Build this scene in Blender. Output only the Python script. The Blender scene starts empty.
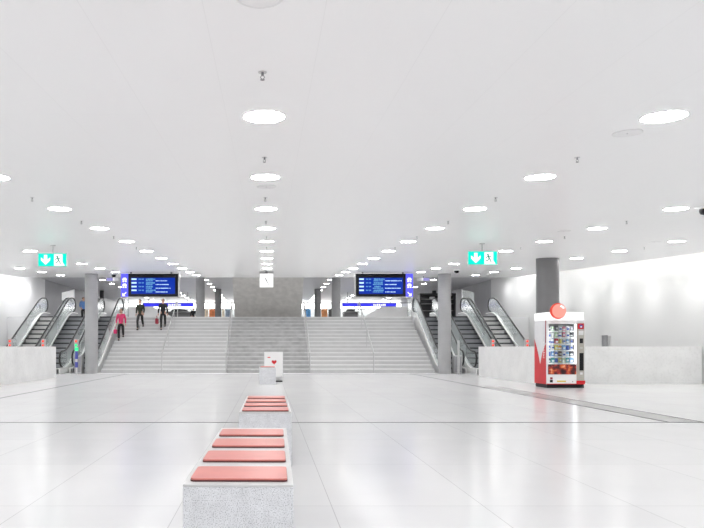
import bpy, bmesh, math, random
from mathutils import Vector, Matrix
random.seed(7)
R = math.radians
SC = bpy.context.scene
COL = SC.collection
H = 1.1                                   # eye height
UP = 2.59                                 # upper floor level
UC = 5.0                                  # upper ceiling level
def ceil_z(y): return H + 1.5 + .057 * max(y, 1.0)

# ------------------------------------------------------------------ materials
def pm(name, col, rough=.5, metal=0, spec=.5, emit=None, estr=0, var=0, vscale=8, bump=0, coat=0, speck=0, sscale=120, speckcol=(.2, .2, .2)):
    m = bpy.data.materials.new(name); m.use_nodes = True
    nt = m.node_tree; b = nt.nodes['Principled BSDF']
    b.inputs['Base Color'].default_value = (*col, 1)
    b.inputs['Roughness'].default_value = rough
    b.inputs['Metallic'].default_value = metal
    b.inputs['Specular IOR Level'].default_value = spec
    b.inputs['Coat Weight'].default_value = coat
    if emit:
        b.inputs['Emission Color'].default_value = (*emit, 1)
        b.inputs['Emission Strength'].default_value = estr
    if var or bump or speck:
        tc = nt.nodes.new('ShaderNodeTexCoord')
        last = None
        n = nt.nodes.new('ShaderNodeTexNoise'); n.inputs['Scale'].default_value = vscale; n.inputs['Detail'].default_value = 6
        nt.links.new(tc.outputs['Object'], n.inputs['Vector'])
        if var:
            r = nt.nodes.new('ShaderNodeMapRange')
            r.inputs['From Min'].default_value = .3; r.inputs['From Max'].default_value = .7
            r.inputs['To Min'].default_value = 1 - var; r.inputs['To Max'].default_value = 1 + var
            nt.links.new(n.outputs['Fac'], r.inputs['Value'])
            mx = nt.nodes.new('ShaderNodeMix'); mx.data_type = 'RGBA'; mx.blend_type = 'MULTIPLY'
            mx.inputs['Factor'].default_value = 1
            mx.inputs['A'].default_value = (*col, 1)
            nt.links.new(r.outputs['Result'], mx.inputs['B'])
            last = mx.outputs['Result']
            nt.links.new(last, b.inputs['Base Color'])
        if speck:
            n2 = nt.nodes.new('ShaderNodeTexNoise'); n2.inputs['Scale'].default_value = sscale; n2.inputs['Detail'].default_value = 3
            nt.links.new(tc.outputs['Object'], n2.inputs['Vector'])
            r2 = nt.nodes.new('ShaderNodeMapRange')
            r2.inputs['From Min'].default_value = .5; r2.inputs['From Max'].default_value = .68
            r2.inputs['To Min'].default_value = 0; r2.inputs['To Max'].default_value = speck
            nt.links.new(n2.outputs['Fac'], r2.inputs['Value'])
            mx2 = nt.nodes.new('ShaderNodeMix'); mx2.data_type = 'RGBA'
            mx2.inputs['A'].default_value = (*col, 1); mx2.inputs['B'].default_value = (*speckcol, 1)
            if last: nt.links.new(last, mx2.inputs['A'])
            nt.links.new(r2.outputs['Result'], mx2.inputs['Factor'])
            nt.links.new(mx2.outputs['Result'], b.inputs['Base Color'])
        if bump:
            bp = nt.nodes.new('ShaderNodeBump'); bp.inputs['Strength'].default_value = bump; bp.inputs['Distance'].default_value = .01
            nt.links.new(n.outputs['Fac'], bp.inputs['Height'])
            nt.links.new(bp.outputs['Normal'], b.inputs['Normal'])
    return m

def tile_mat(name, c1, c2, mortar, bw, rh, ms, offx, offy, rough, coat=0, spec=.5, noise=0, rot=0):
    """slabs in a straight grid, slight tone change from slab to slab"""
    m = bpy.data.materials.new(name); m.use_nodes = True
    nt = m.node_tree; b = nt.nodes['Principled BSDF']
    tc = nt.nodes.new('ShaderNodeTexCoord'); mp = nt.nodes.new('ShaderNodeMapping')
    mp.inputs['Location'].default_value = (-offx, -offy, 0)
    if rot: mp.inputs['Rotation'].default_value = rot
    nt.links.new(tc.outputs['Object'], mp.inputs['Vector'])
    br = nt.nodes.new('ShaderNodeTexBrick'); br.offset = 0; br.squash = 1
    br.inputs['Scale'].default_value = 1
    br.inputs['Color1'].default_value = (*c1, 1); br.inputs['Color2'].default_value = (*c2, 1); br.inputs['Mortar'].default_value = (*mortar, 1)
    br.inputs['Mortar Size'].default_value = ms; br.inputs['Mortar Smooth'].default_value = .1
    br.inputs['Brick Width'].default_value = bw; br.inputs['Row Height'].default_value = rh
    nt.links.new(mp.outputs['Vector'], br.inputs['Vector'])
    out = br.outputs['Color']
    b.inputs['Roughness'].default_value = rough
    if noise:
        n = nt.nodes.new('ShaderNodeTexNoise'); n.inputs['Scale'].default_value = 1.3; n.inputs['Detail'].default_value = 8
        nt.links.new(tc.outputs['Object'], n.inputs['Vector'])
        r = nt.nodes.new('ShaderNodeMapRange'); r.inputs['From Min'].default_value = .3; r.inputs['From Max'].default_value = .7
        r.inputs['To Min'].default_value = 1 - noise; r.inputs['To Max'].default_value = 1
        nt.links.new(n.outputs['Fac'], r.inputs['Value'])
        mx = nt.nodes.new('ShaderNodeMix'); mx.data_type = 'RGBA'; mx.blend_type = 'MULTIPLY'; mx.inputs['Factor'].default_value = 1
        nt.links.new(out, mx.inputs['A']); nt.links.new(r.outputs['Result'], mx.inputs['B'])
        out = mx.outputs['Result']
    nt.links.new(out, b.inputs['Base Color'])
    b.inputs['Coat Weight'].default_value = coat; b.inputs['Specular IOR Level'].default_value = spec
    return m

def glass_mat(name, tint=(.9, .93, .93), refl=.12, rough=.04):
    m = bpy.data.materials.new(name); m.use_nodes = True
    nt = m.node_tree; nt.nodes.remove(nt.nodes['Principled BSDF'])
    t = nt.nodes.new('ShaderNodeBsdfTransparent'); t.inputs['Color'].default_value = (*tint, 1)
    g = nt.nodes.new('ShaderNodeBsdfGlossy'); g.inputs['Roughness'].default_value = rough
    f = nt.nodes.new('ShaderNodeFresnel'); f.inputs['IOR'].default_value = 1.45
    ad = nt.nodes.new('ShaderNodeMath'); ad.operation = 'ADD'; ad.inputs[1].default_value = refl; ad.use_clamp = True
    nt.links.new(f.outputs[0], ad.inputs[0])
    mx = nt.nodes.new('ShaderNodeMixShader')
    nt.links.new(ad.outputs[0], mx.inputs[0]); nt.links.new(t.outputs[0], mx.inputs[1]); nt.links.new(g.outputs[0], mx.inputs[2])
    nt.links.new(mx.outputs[0], nt.nodes['Material Output'].inputs[0])
    return m

def em(name, col, s): return pm(name, tuple(c * .06 for c in col), .5, spec=.2, emit=col, estr=s)

M = {}
M['floor'] = tile_mat('polished pale stone', (.705, .705, .71), (.68, .68, .69), (.48, .48, .49), 1.05, 1.6, .003, -.61, -.3, .19, spec=.14, noise=.04)
M['floor_up'] = tile_mat('upper stone', (.6, .6, .6), (.57, .57, .58), (.4, .4, .4), 1.05, 1.6, .004, 0, 0, .25)
M['ceil'] = tile_mat('white enamel ceiling panels', (.94, .94, .94), (.935, .935, .935), (.885, .885, .885), .605, 4.58, .0022, -.32, .4, .32, spec=.35)
M['ceil_up'] = pm('grey upper ceiling', (.62, .62, .64), .4, var=.03, vscale=.6)
M['wall'] = tile_mat('pale metal wall panels', (.70, .70, .71), (.685, .685, .695), (.56, .56, .56), 60, 2.2, .004, -30, .3, .35, spec=.4, rot=(R(-90), 0, R(-90)))
M['wallg'] = pm('grey wall', (.34, .34, .36), .5, var=.05, vscale=1)
M['white'] = pm('white paint', (.86, .86, .86), .4, var=.02, vscale=3)
M['whitegloss'] = pm('white enamel', (.82, .82, .83), .25, var=.02, vscale=3)
M['stone'] = pm('pale parapet stone', (.79, .79, .785), .4, var=.06, vscale=1.6, speck=.25, sscale=14, speckcol=(.6, .6, .59))
M['granite'] = pm('speckled granite', (.76, .77, .795), .55, var=.10, vscale=14, speck=.7, sscale=190, speckcol=(.20, .20, .22), bump=.08)
M['granite_top'] = pm('honed granite', (.64, .64, .64), .35, var=.04, vscale=14, speck=.3, sscale=190, speckcol=(.5, .5, .5))
M['pad'] = pm('coral pad', (.64, .195, .165), .35, var=.05, vscale=9)
M['pad_edge'] = pm('dark pad edge', (.10, .025, .025), .5, var=.1)
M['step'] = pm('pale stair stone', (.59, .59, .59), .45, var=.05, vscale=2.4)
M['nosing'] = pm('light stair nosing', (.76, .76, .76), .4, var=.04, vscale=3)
M['step_c'] = pm('grey stair stone with dirt and painted shade', (.46, .46, .46), .5, var=.16, vscale=3.2)  # darker tone holds both dirt and the painted shade of the slab overhead
M['nosing_c'] = pm('stair nosing with dirt and painted shade', (.60, .60, .60), .45, var=.12, vscale=4)  # nosings toned down likewise, dirt plus slab shade in the colour
M['concrete'] = pm('board marked concrete', (.60, .585, .56), .6, var=.10, vscale=4, bump=.2)
M['colgrey'] = pm('grey column render', (.38, .38, .385), .45, var=.05, vscale=3)
M['coldark'] = pm('dark column render', (.17, .17, .175), .45, var=.05, vscale=3)
M['steel'] = pm('brushed stainless steel', (.58, .58, .58), .28, metal=1, var=.04, vscale=20)
M['steeld'] = pm('dark steel', (.30, .30, .31), .35, metal=1, var=.04, vscale=20)
M['deck'] = pm('bright balustrade deck', (.90, .90, .885), .28, metal=.25, var=.04, vscale=6)
M['black'] = pm('black rubber', (.018, .018, .02), .4, var=.1)
M['blackp'] = pm('black plastic', (.012, .012, .014), .35, spec=.2, var=.1)
M['truss'] = pm('dark escalator cladding', (.09, .09, .095), .35, var=.1)
M['greyp'] = pm('grey lacquer', (.40, .40, .41), .4, var=.04)
M['stepd'] = pm('grey aluminium riser', (.30, .31, .33), .4, metal=.3, var=.05)
M['stepl'] = pm('light aluminium riser', (.62, .62, .61), .4, metal=.3, var=.05)
M['tread'] = pm('dark grooved tread', (.03, .03, .035), .5, var=.1)
M['glass'] = glass_mat('clear glass', (.93, .95, .95), .03)
def satin_glass():
    m = bpy.data.materials.new('satin balustrade glass'); m.use_nodes = True
    nt = m.node_tree; nt.nodes.remove(nt.nodes['Principled BSDF'])
    t = nt.nodes.new('ShaderNodeBsdfTransparent'); t.inputs['Color'].default_value = (.95, .97, .97, 1)
    d = nt.nodes.new('ShaderNodeBsdfDiffuse'); d.inputs['Color'].default_value = (.80, .83, .83, 1)
    g = nt.nodes.new('ShaderNodeBsdfGlossy'); g.inputs['Roughness'].default_value = .12
    n = nt.nodes.new('ShaderNodeTexNoise'); n.inputs['Scale'].default_value = .5
    r = nt.nodes.new('ShaderNodeMapRange'); r.inputs['From Min'].default_value = .35; r.inputs['From Max'].default_value = .65; r.inputs['To Min'].default_value = .10; r.inputs['To Max'].default_value = .34
    tc = nt.nodes.new('ShaderNodeTexCoord'); nt.links.new(tc.outputs['Object'], n.inputs['Vector']); nt.links.new(n.outputs['Fac'], r.inputs['Value'])
    a = nt.nodes.new('ShaderNodeMixShader'); nt.links.new(r.outputs['Result'], a.inputs[0]); nt.links.new(t.outputs[0], a.inputs[1]); nt.links.new(d.outputs[0], a.inputs[2])
    b = nt.nodes.new('ShaderNodeMixShader'); b.inputs[0].default_value = .12; nt.links.new(a.outputs[0], b.inputs[1]); nt.links.new(g.outputs[0], b.inputs[2])
    nt.links.new(b.outputs[0], nt.nodes['Material Output'].inputs[0]); return m
M['glassb'] = satin_glass()
M['lamp'] = em('lit downlight ring', (1, .99, .97), 38)
M['lampfar'] = em('lit brighter downlight ring', (1, .99, .97), 54)
M['viewlamp'] = em('lit vending tube', (1, 1, 1), 7)
M['lampc'] = em('lit downlight centre', (1, .99, .97), .55)
M['lampup'] = em('lit upper downlight', (1, .99, .97), 34)
M['cove'] = em('lit cove tube', (1, 1, .97), 18)
M['rearfill'] = em('added rear fill tube', (1, 1, .97), 28)
M['blue'] = em('lit blue band', (.05, .05, .85), .6)
M['screen'] = em('lit blue screen', (.0, .03, .40), .55)
M['scrtxt'] = em('lit pale text', (.55, .80, 1), .7)
M['scrtxt2'] = em('lit dim text', (.16, .45, .75), .5)
M['picto'] = em('lit violet blue strip', (.10, .10, .95), .75)
M['lit'] = em('lit white', (1, 1, 1), .72)
M['litw'] = em('lit window', (1, 1, .98), 5)
M['teal'] = em('lit teal green', (.0, .66, .48), .86)
M['tealdark'] = em('lit teal pictogram', (.0, .45, .30), .3)
M['red'] = pm('signal red', (.62, .012, .02), .3, var=.04)
M['redlit'] = em('lit red lamp', (1, .08, .05), .9)
M['greenlit'] = em('lit green lamp', (.05, 1, .32), .8)
M['ballred'] = em('lit red rim', (.85, .09, .06), .5)
M['ballpink'] = em('lit coral disc', (1, .34, .28), .62)
M['yellow'] = pm('yellow strip', (.72, .55, .05), .5, var=.03)
M['greytxt'] = pm('pale grey lettering', (.50, .50, .54), .5, var=.02)
M['labelblue'] = pm('blue sleeve', (.06, .07, .35), .4, var=.1, vscale=30)
M['beige'] = pm('beige grey metal', (.45, .43, .39), .4, metal=.2, var=.03)
M['silver'] = pm('pale silver panel', (.70, .70, .72), .35, var=.03)
M['groove'] = pm('dark floor joint', (.06, .06, .06), .7, spec=.1, var=.1)
M['drain'] = pm('drain strip', (.42, .42, .42), .3, metal=.4, var=.05, vscale=12)
M['skin'] = pm('skin', (.60, .36, .26), .5, var=.05)
M['hairb'] = pm('dark hair', (.03, .02, .015), .5, var=.2)
M['hairbr'] = pm('brown hair', (.12, .06, .03), .5, var=.2)
M['pink'] = pm('pink fabric', (.72, .05, .17), .7, var=.12)
M['blackc'] = pm('black fabric', (.02, .02, .022), .8, var=.2)
M['dgreen'] = pm('dark olive fabric', (.05, .06, .04), .8, var=.2)
M['maroon'] = pm('dark red fabric', (.30, .03, .05), .7, var=.15)
M['bluec'] = pm('blue fabric', (.14, .30, .66), .7, var=.12)
M['eye'] = pm('eye', (.03, .02, .02), .2, var=.1)
M['lip'] = pm('lip', (.45, .16, .13), .5, var=.05)

# food banner picture: warm blurred blotches
def banner_mat():
    m = bpy.data.materials.new('food photograph print'); m.use_nodes = True
    nt = m.node_tree; b = nt.nodes['Principled BSDF']; b.inputs['Roughness'].default_value = .3
    tc = nt.nodes.new('ShaderNodeTexCoord'); n = nt.nodes.new('ShaderNodeTexNoise')
    n.inputs['Scale'].default_value = 7; n.inputs['Detail'].default_value = 3
    nt.links.new(tc.outputs['Object'], n.inputs['Vector'])
    cr = nt.nodes.new('ShaderNodeValToRGB'); e = cr.color_ramp.elements
    e[0].position = .32; e[0].color = (.03, .015, .02, 1); e[1].position = .75; e[1].color = (.8, .6, .5, 1)
    for p, c in ((.44, (.10, .02, .02, 1)), (.54, (.45, .04, .03, 1)), (.63, (.75, .20, .05, 1))):
        x = e.new(p); x.color = c
    nt.links.new(n.outputs['Fac'], cr.inputs['Fac']); nt.links.new(cr.outputs['Color'], b.inputs['Base Color'])
    return m
M['banner'] = banner_mat()

# ------------------------------------------------------------------ geometry helpers
class MB:
    def __init__(s): s.v = []; s.f = []; s.m = []; s.mats = []; s.sm = []
    def mi(s, m):
        if m not in s.mats: s.mats.append(m)
        return s.mats.index(m)
    def add(s, vs, fs, m, smooth=False):
        o = len(s.v); k = s.mi(m); s.v += [tuple(v) for v in vs]
        for f in fs: s.f.append([i + o for i in f]); s.m.append(k); s.sm.append(smooth)
        return s
    def box(s, x0, x1, y0, y1, z0, z1, m, bev=0):
        bm = bmesh.new(); bmesh.ops.create_cube(bm, size=1)
        for v in bm.verts: v.co = Vector((x0 + (x1 - x0) * (v.co.x + .5), y0 + (y1 - y0) * (v.co.y + .5), z0 + (z1 - z0) * (v.co.z + .5)))
        if bev: bmesh.ops.bevel(bm, geom=bm.edges[:], offset=bev, segments=2, affect='EDGES', profile=.5)
        bm.verts.index_update()
        s.add([v.co for v in bm.verts], [[v.index for v in f.verts] for f in bm.faces], m); bm.free(); return s
    def tube(s, pts, r, m, seg=10, caps=True):
        pts = [Vector(p) for p in pts]; n = len(pts); rs = r if isinstance(r, (list, tuple)) else [r] * n
        vs = []; up = None
        for i, p in enumerate(pts):
            t = (pts[min(i + 1, n - 1)] - pts[max(i - 1, 0)]).normalized()
            if up is None: up = t.orthogonal().normalized()
            up = (up - t * up.dot(t)); up = up.normalized() if up.length > 1e-6 else t.orthogonal().normalized()
            sd = t.cross(up)
            for k in range(seg):
                a = 2 * math.pi * k / seg; vs.append(p + (up * math.cos(a) + sd * math.sin(a)) * rs[i])
        fs = [[i * seg + k, i * seg + (k + 1) % seg, (i + 1) * seg + (k + 1) % seg, (i + 1) * seg + k] for i in range(n - 1) for k in range(seg)]
        s.add(vs, fs, m, True)
        if caps: s.add(vs[:seg], [list(range(seg))[::-1]], m); s.add(vs[-seg:], [list(range(seg))], m)
        return s
    def lathe(s, cx, cy, prof, m, seg=28, smooth=True, cap=True):
        vs = [(cx + r * math.cos(2 * math.pi * k / seg), cy + r * math.sin(2 * math.pi * k / seg), z) for r, z in prof for k in range(seg)]
        n = len(prof)
        fs = [[i * seg + k, i * seg + (k + 1) % seg, (i + 1) * seg + (k + 1) % seg, (i + 1) * seg + k] for i in range(n - 1) for k in range(seg)]
        s.add(vs, fs, m, smooth)
        if cap: s.add(vs[:seg], [list(range(seg))[::-1]], m); s.add(vs[-seg:], [list(range(seg))], m)
        return s
    def prism(s, poly, axis, a, b, m):
        """2-D polygon extruded along axis from a to b. axis x: poly=(y,z); y: poly=(x,z); z: poly=(x,y)"""
        def P(p, t): return (t, p[0], p[1]) if axis == 'x' else ((p[0], t, p[1]) if axis == 'y' else (p[0], p[1], t))
        n = len(poly); vs = [P(p, a) for p in poly] + [P(p, b) for p in poly]
        fs = [list(range(n))[::-1], list(range(n, 2 * n))] + [[i, (i + 1) % n, n + (i + 1) % n, n + i] for i in range(n)]
        return s.add(vs, fs, m)
    def ribbon(s, lo, hi, x0, x1, m):
        """closed band between two (y,z) polylines, from x0 to x1 (concave-safe)"""
        n = len(lo); vs = []
        for x in (x0, x1): vs += [(x, *p) for p in lo] + [(x, *p) for p in hi]
        fs = []
        for i in range(n - 1):
            fs += [[i, i + 1, n + i + 1, n + i], [2 * n + i, 3 * n + i, 3 * n + i + 1, 2 * n + i + 1],
                   [i, 2 * n + i, 2 * n + i + 1, i + 1], [n + i, n + i + 1, 3 * n + i + 1, 3 * n + i]]
        fs += [[0, n, 3 * n, 2 * n], [n - 1, 3 * n - 1, 4 * n - 1, 2 * n - 1]]
        return s.add(vs, fs, m)
    def ell(s, c, r, m, seg=16, rings=10):
        vs = [(c[0], c[1], c[2] - r[2])]; 
        for i in range(1, rings):
            a = -math.pi / 2 + math.pi * i / rings
            vs += [(c[0] + r[0] * math.cos(a) * math.cos(2 * math.pi * k / seg), c[1] + r[1] * math.cos(a) * math.sin(2 * math.pi * k / seg), c[2] + r[2] * math.sin(a)) for k in range(seg)]
        vs.append((c[0], c[1], c[2] + r[2])); L = len(vs) - 1
        fs = [[0, 1 + (k + 1) % seg, 1 + k] for k in range(seg)]
        for i in range(rings - 2):
            o = 1 + i * seg; fs += [[o + k, o + (k + 1) % seg, o + seg + (k + 1) % seg, o + seg + k] for k in range(seg)]
        o = 1 + (rings - 2) * seg; fs += [[o + k, o + (k + 1) % seg, L] for k in range(seg)]
        return s.add(vs, fs, m, True)
    def build(s, name, parent=None, world=True):
        me = bpy.data.meshes.new(name)
        off = Vector((0, 0, 0))
        if parent is not None and world: off = Vector(parent.get('_o', (0, 0, 0)))
        me.from_pydata([Vector(v) - off for v in s.v], [], s.f)
        for m in s.mats: me.materials.append(m)
        me.polygons.foreach_set('material_index', s.m); me.polygons.foreach_set('use_smooth', s.sm)
        bm = bmesh.new(); bm.from_mesh(me); bmesh.ops.recalc_face_normals(bm, faces=bm.faces[:]); bm.to_mesh(me); bm.free()
        o = bpy.data.objects.new(name, me); COL.objects.link(o)
        if parent is not None:
            o.parent = parent; o['_o'] = tuple(off)
        return o

def tag(o, label=None, cat=None, group=None, kind=None):
    if label: o['label'] = label
    if cat: o['category'] = cat
    if group: o['group'] = group
    if kind: o['kind'] = kind
    return o
def thing(name, loc, label, cat, group=None):
    o = bpy.data.objects.new(name, None); COL.objects.link(o); o.location = loc; o['_o'] = tuple(loc)
    o.empty_display_size = .2
    return tag(o, label, cat, group)
def copy_tree(o, parent=None):
    c = o.copy(); COL.objects.link(c)
    if parent is not None: c.parent = parent
    for ch in list(o.children): copy_tree(ch, c)
    return c
def struct(name, mb): return tag(mb.build(name), kind='structure')
def text_mesh(mb, txt, size, place, m, depth=.002):
    cu = bpy.data.curves.new('lettering', 'FONT'); cu.body = txt; cu.size = size; cu.extrude = depth; cu.align_x = 'CENTER'
    t = bpy.data.objects.new('lettering', cu); COL.objects.link(t)
    dg = bpy.context.evaluated_depsgraph_get(); dg.update()
    me = bpy.data.meshes.new_from_object(t.evaluated_get(dg))
    mb.add([place(v.co) for v in me.vertices], [list(p.vertices) for p in me.polygons], m)
    bpy.data.objects.remove(t); bpy.data.curves.remove(cu); bpy.data.meshes.remove(me)

ORD = ['first', 'second', 'third', 'fourth', 'fifth', 'sixth', 'seventh', 'eighth', 'ninth', 'tenth', 'eleventh', 'twelfth', 'thirteenth', 'fourteenth']
def proj(x, y, z): return 268 + x * 650 / y, 347 - (z - H) * 650 / y

# ------------------------------------------------------------------ the setting
W = 12.9
struct('floor', MB().box(-W, W, -9, 32.16, -.2, 0, M['floor']))
struct('floor_upper', MB().box(-W, W, 32.31, 57.2, UP - .3, UP, M['floor_up']))
CX = 11.3; CE = 30.0
c = MB()
c.prism([(-9, ceil_z(0)), (1, ceil_z(1)), (CE, ceil_z(CE)), (CE, ceil_z(CE) + .25), (1, ceil_z(1) + .25), (-9, ceil_z(0) + .25)], 'x', -CX, CX, M['ceil'])
struct('ceiling', c)
struct('ceiling_upper', MB().box(-W, W, CE - .2, 57.2, UC, UC + .2, M['ceil_up']))
struct('trim_1', MB().box(-W, W, CE - .22, CE - .002, ceil_z(CE) + .252, UC, M['ceil_up']))
for s, nm in ((-1, 'left'), (1, 'right')):
    w = MB(); w.box(s * W, s * (W + .2), -9, 37.6, 0, 5.4, M['wall']); struct('wall_' + nm, w)
    w = MB(); w.box(s * W, s * (W + .2), 37.6, 57.2, UP, 5.4, M['wallg']); struct('wall_upper_' + nm, w)
    # closed top of the light slot beside the wall
    w = MB(); w.prism([(-9, ceil_z(0) + .252), (1, ceil_z(1) + .252), (CE - .23, ceil_z(CE) + .24), (CE - .23, ceil_z(CE) + .4), (1, ceil_z(1) + .4), (-9, ceil_z(0) + .4)], 'x', s * (CX - .1), s * W, M['white'])
    struct('ceiling_slot_' + nm, w)
    w = MB(); w.box(s * 7.12, s * W, 32.165, 32.305, 0, UP - .001, M['wall']); struct('wall_beneath_landing_' + nm, w)
struct('wall_behind', MB().box(-W, W, -9.2, -9, 0, 3.2, M['white']))
# far end of the upper hall: lit transom above shop windows
e = MB(); e.box(-W, W, 57, 57.2, UP, 3.0, M['wallg']); e.box(-W, W, 57, 57.2, 4.93, 5.2, M['greyp'])
struct('wall_far', e)
n = 1
for i in range(12):
    x0 = -W + i * 2.05; x1 = x0 + 2.05
    g = MB(); g.box(x0 + .04, x1 - .04, 57.03, 57.1, 4.46, 4.90, M['litw'])
    fr = MB(); fr.box(x0, x0 + .04, 56.98, 57.15, 3.0, 4.93, M['steeld']); fr.box(x1 - .04, x1, 56.98, 57.15, 3.0, 4.93, M['steeld']); fr.box(x0, x1, 56.98, 57.15, 4.40, 4.46, M['steeld'])
    wd = struct('window_%d' % n, fr); gl = g.build('transom_pane', wd)
    g2 = MB(); g2.box(x0 + .04, x1 - .04, 57.05, 57.09, 3.0, 4.40, M['glass']); g2.build('shop_pane', wd)
    b = MB(); b.box(x0, x1, 58.2, 58.3, 3.0, 4.5, M['white']); b.build('shop_back', wd)
    n += 1
# floor joints and the drain
struct('trim_2', MB().box(-W, W, 9.455, 9.485, .0002, .002, M['groove']).box(-W, W, 9.50, 9.515, .0002, .002, M['drain']))
struct('trim_3', MB().box(-5.775, -5.735, 9.53, 27.0, .0002, .002, M['groove']))
struct('trim_4', MB().box(5.84, 5.88, 9.53, 27.0, .0002, .002, M['groove']).box(5.90, 6.34, 9.53, 18.0, .0002, .0015, M['drain']).box(6.35, 6.385, 9.53, 18.0, .0002, .002, M['groove']))
struct('trim_5', MB().box(-7.05, 7.05, 26.75, 27.36, .0002, .004, M['nosing']))

# ------------------------------------------------------------------ parapets
p = MB(); p.prism([(-7.85, 12.5), (-7.6, 12.5), (-7.6, 23.3), (-7.85, 23.3)], 'z', 0, 1.115, M['stone'])
tag(p.build('parapet_wall'), 'pale stone parapet left of the hall in front of escalators', 'low wall')
p = MB(); p.prism([(8.0, 24.7), (8.0, 19.3), (12.88, 19.3), (12.88, 19.55), (8.25, 19.55), (8.25, 24.7)], 'z', 0, 1.115, M['stone'])
tag(p.build('parapet_wall'), 'pale stone parapet with a corner behind the vending machine', 'low wall')

# ------------------------------------------------------------------ stairs
NR = 15; RH = UP / NR; TR = 4.65 / (NR - 1); Y0 = 27.5
def flight(x0, x1, ms, mn, label):
    t = thing('stair_flight', ((x0 + x1) / 2, Y0, 0), label, 'stairs', None)
    for i in range(NR):
        y = Y0 + i * TR; z = (i + 1) * RH
        ye = y + TR if i < NR - 1 else y + .012
        b = MB(); b.box(x0, x1, y, ye, max(0, z - RH - .5) if i else 0, z - .045, ms)
        b.box(x0, x1, y - .03, ye, z - .045, z, mn)
        b.build('step', t)
    return t
flight(-7.07, -1.77, M['step'], M['nosing'], 'left flight of the wide stairs, with people walking down')
flight(-1.76, 1.76, M['step_c'], M['nosing_c'], 'middle flight of stairs darkened by dirt and painted shade below the concrete underside')
flight(1.77, 7.07, M['step'], M['nosing'], 'empty pale flight of stairs right of the middle one')

def handrail(x, label):
    t = thing('stair_handrail', (x, 27.35, 0), label, 'handrail', 'steel handrails of the stairs')
    a = Vector((x, 27.35, .82)); b = Vector((x, 31.75, 3.28))
    r = MB(); r.tube([a, a.lerp(b, .5), b, b + Vector((0, .35, .0))], .03, M['steel'], 10); r.build('rail', t)
    q = MB(); q.tube([(x, 27.35, 0), a], .022, M['steel']); q.build('post', t)
    q = MB(); q.tube([(x, 32.1, UP), (x, 32.1, 3.28)], .022, M['steel']); q.build('post', t)
    for k in (5, 10):
        y = Y0 + (k + .4) * TR; f = (y - 27.35) / 4.4
        q = MB(); q.tube([(x, y, (k + 1) * RH), a.lerp(b, f)], .016, M['steel']); q.build('post', t)
    return t
handrail(-4.47, 'slim steel handrail in the middle of the left flight')
handrail(-1.765, 'slim steel handrail between the left flight and the dark middle flight')
handrail(1.765, 'slim steel handrail between the dark middle flight and the right flight')
handrail(4.45, 'slim steel handrail in the middle of the right flight')

# concrete underside of the stair above
prof = []
for i in range(13):
    t = i / 12; a = t * math.pi / 2
    prof.append((31.5 + 2.75 * t + .55 * (t * t - t) * -.3, 4.98 - (4.98 - 2.66) * (t ** 1.12)))
poly_lo = prof; poly_hi = [(y + 1.1, z + .0) for y, z in prof]
s_ = MB(); s_.ribbon(poly_lo, poly_hi, -1.76, 1.76, M['concrete']); 
tag(s_.build('concrete_stair_underside'), 'grey concrete underside of a stair above the middle flight', 'concrete slab')
tag(MB().box(-1.7, 1.7, 34.3, 35.2, UP, 2.66, M['coldark']).build('stair_plinth'), 'dark plinth under the concrete slab at the stair top', 'plinth')

# ------------------------------------------------------------------ columns
def column(x, y, r, z0, z1, m, label, name='concrete_column'):
    b = MB(); b.lathe(x, y, [(r, z0), (r, z1)], m, 40); return tag(b.build(name), label, 'column')
column(-7.33, 27.0, .265, 0, ceil_z(27) + .02, M['colgrey'], 'round grey column at the left foot of the stairs')
column(7.33, 27.0, .265, 0, ceil_z(27) + .02, M['colgrey'], 'round grey column at the right foot of the stairs')
column(8.14, 18.93, .315, 0, ceil_z(18.93) + .02, M['coldark'], 'round dark grey column behind the vending machine')
column(-3.75, 36, .245, UP, UC, M['colgrey'], 'thicker upper column left of the concrete slab')
column(3.77, 36, .245, UP, UC, M['colgrey'], 'thicker upper column right of the concrete slab')
column(-3.35, 43.7, .215, UP, UC, M['coldark'], 'thinner dark upper column just left of the concrete slab')
column(3.34, 43.7, .215, UP, UC, M['coldark'], 'thinner dark upper column just right of the concrete slab')
column(-11.5, 45, .14, UP, UC, M['black'], 'slim black column upstairs beyond the left grey column', 'slim_column')
column(11.5, 45, .14, UP, UC, M['black'], 'slim black column upstairs beyond the right grey column', 'slim_column')

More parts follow.
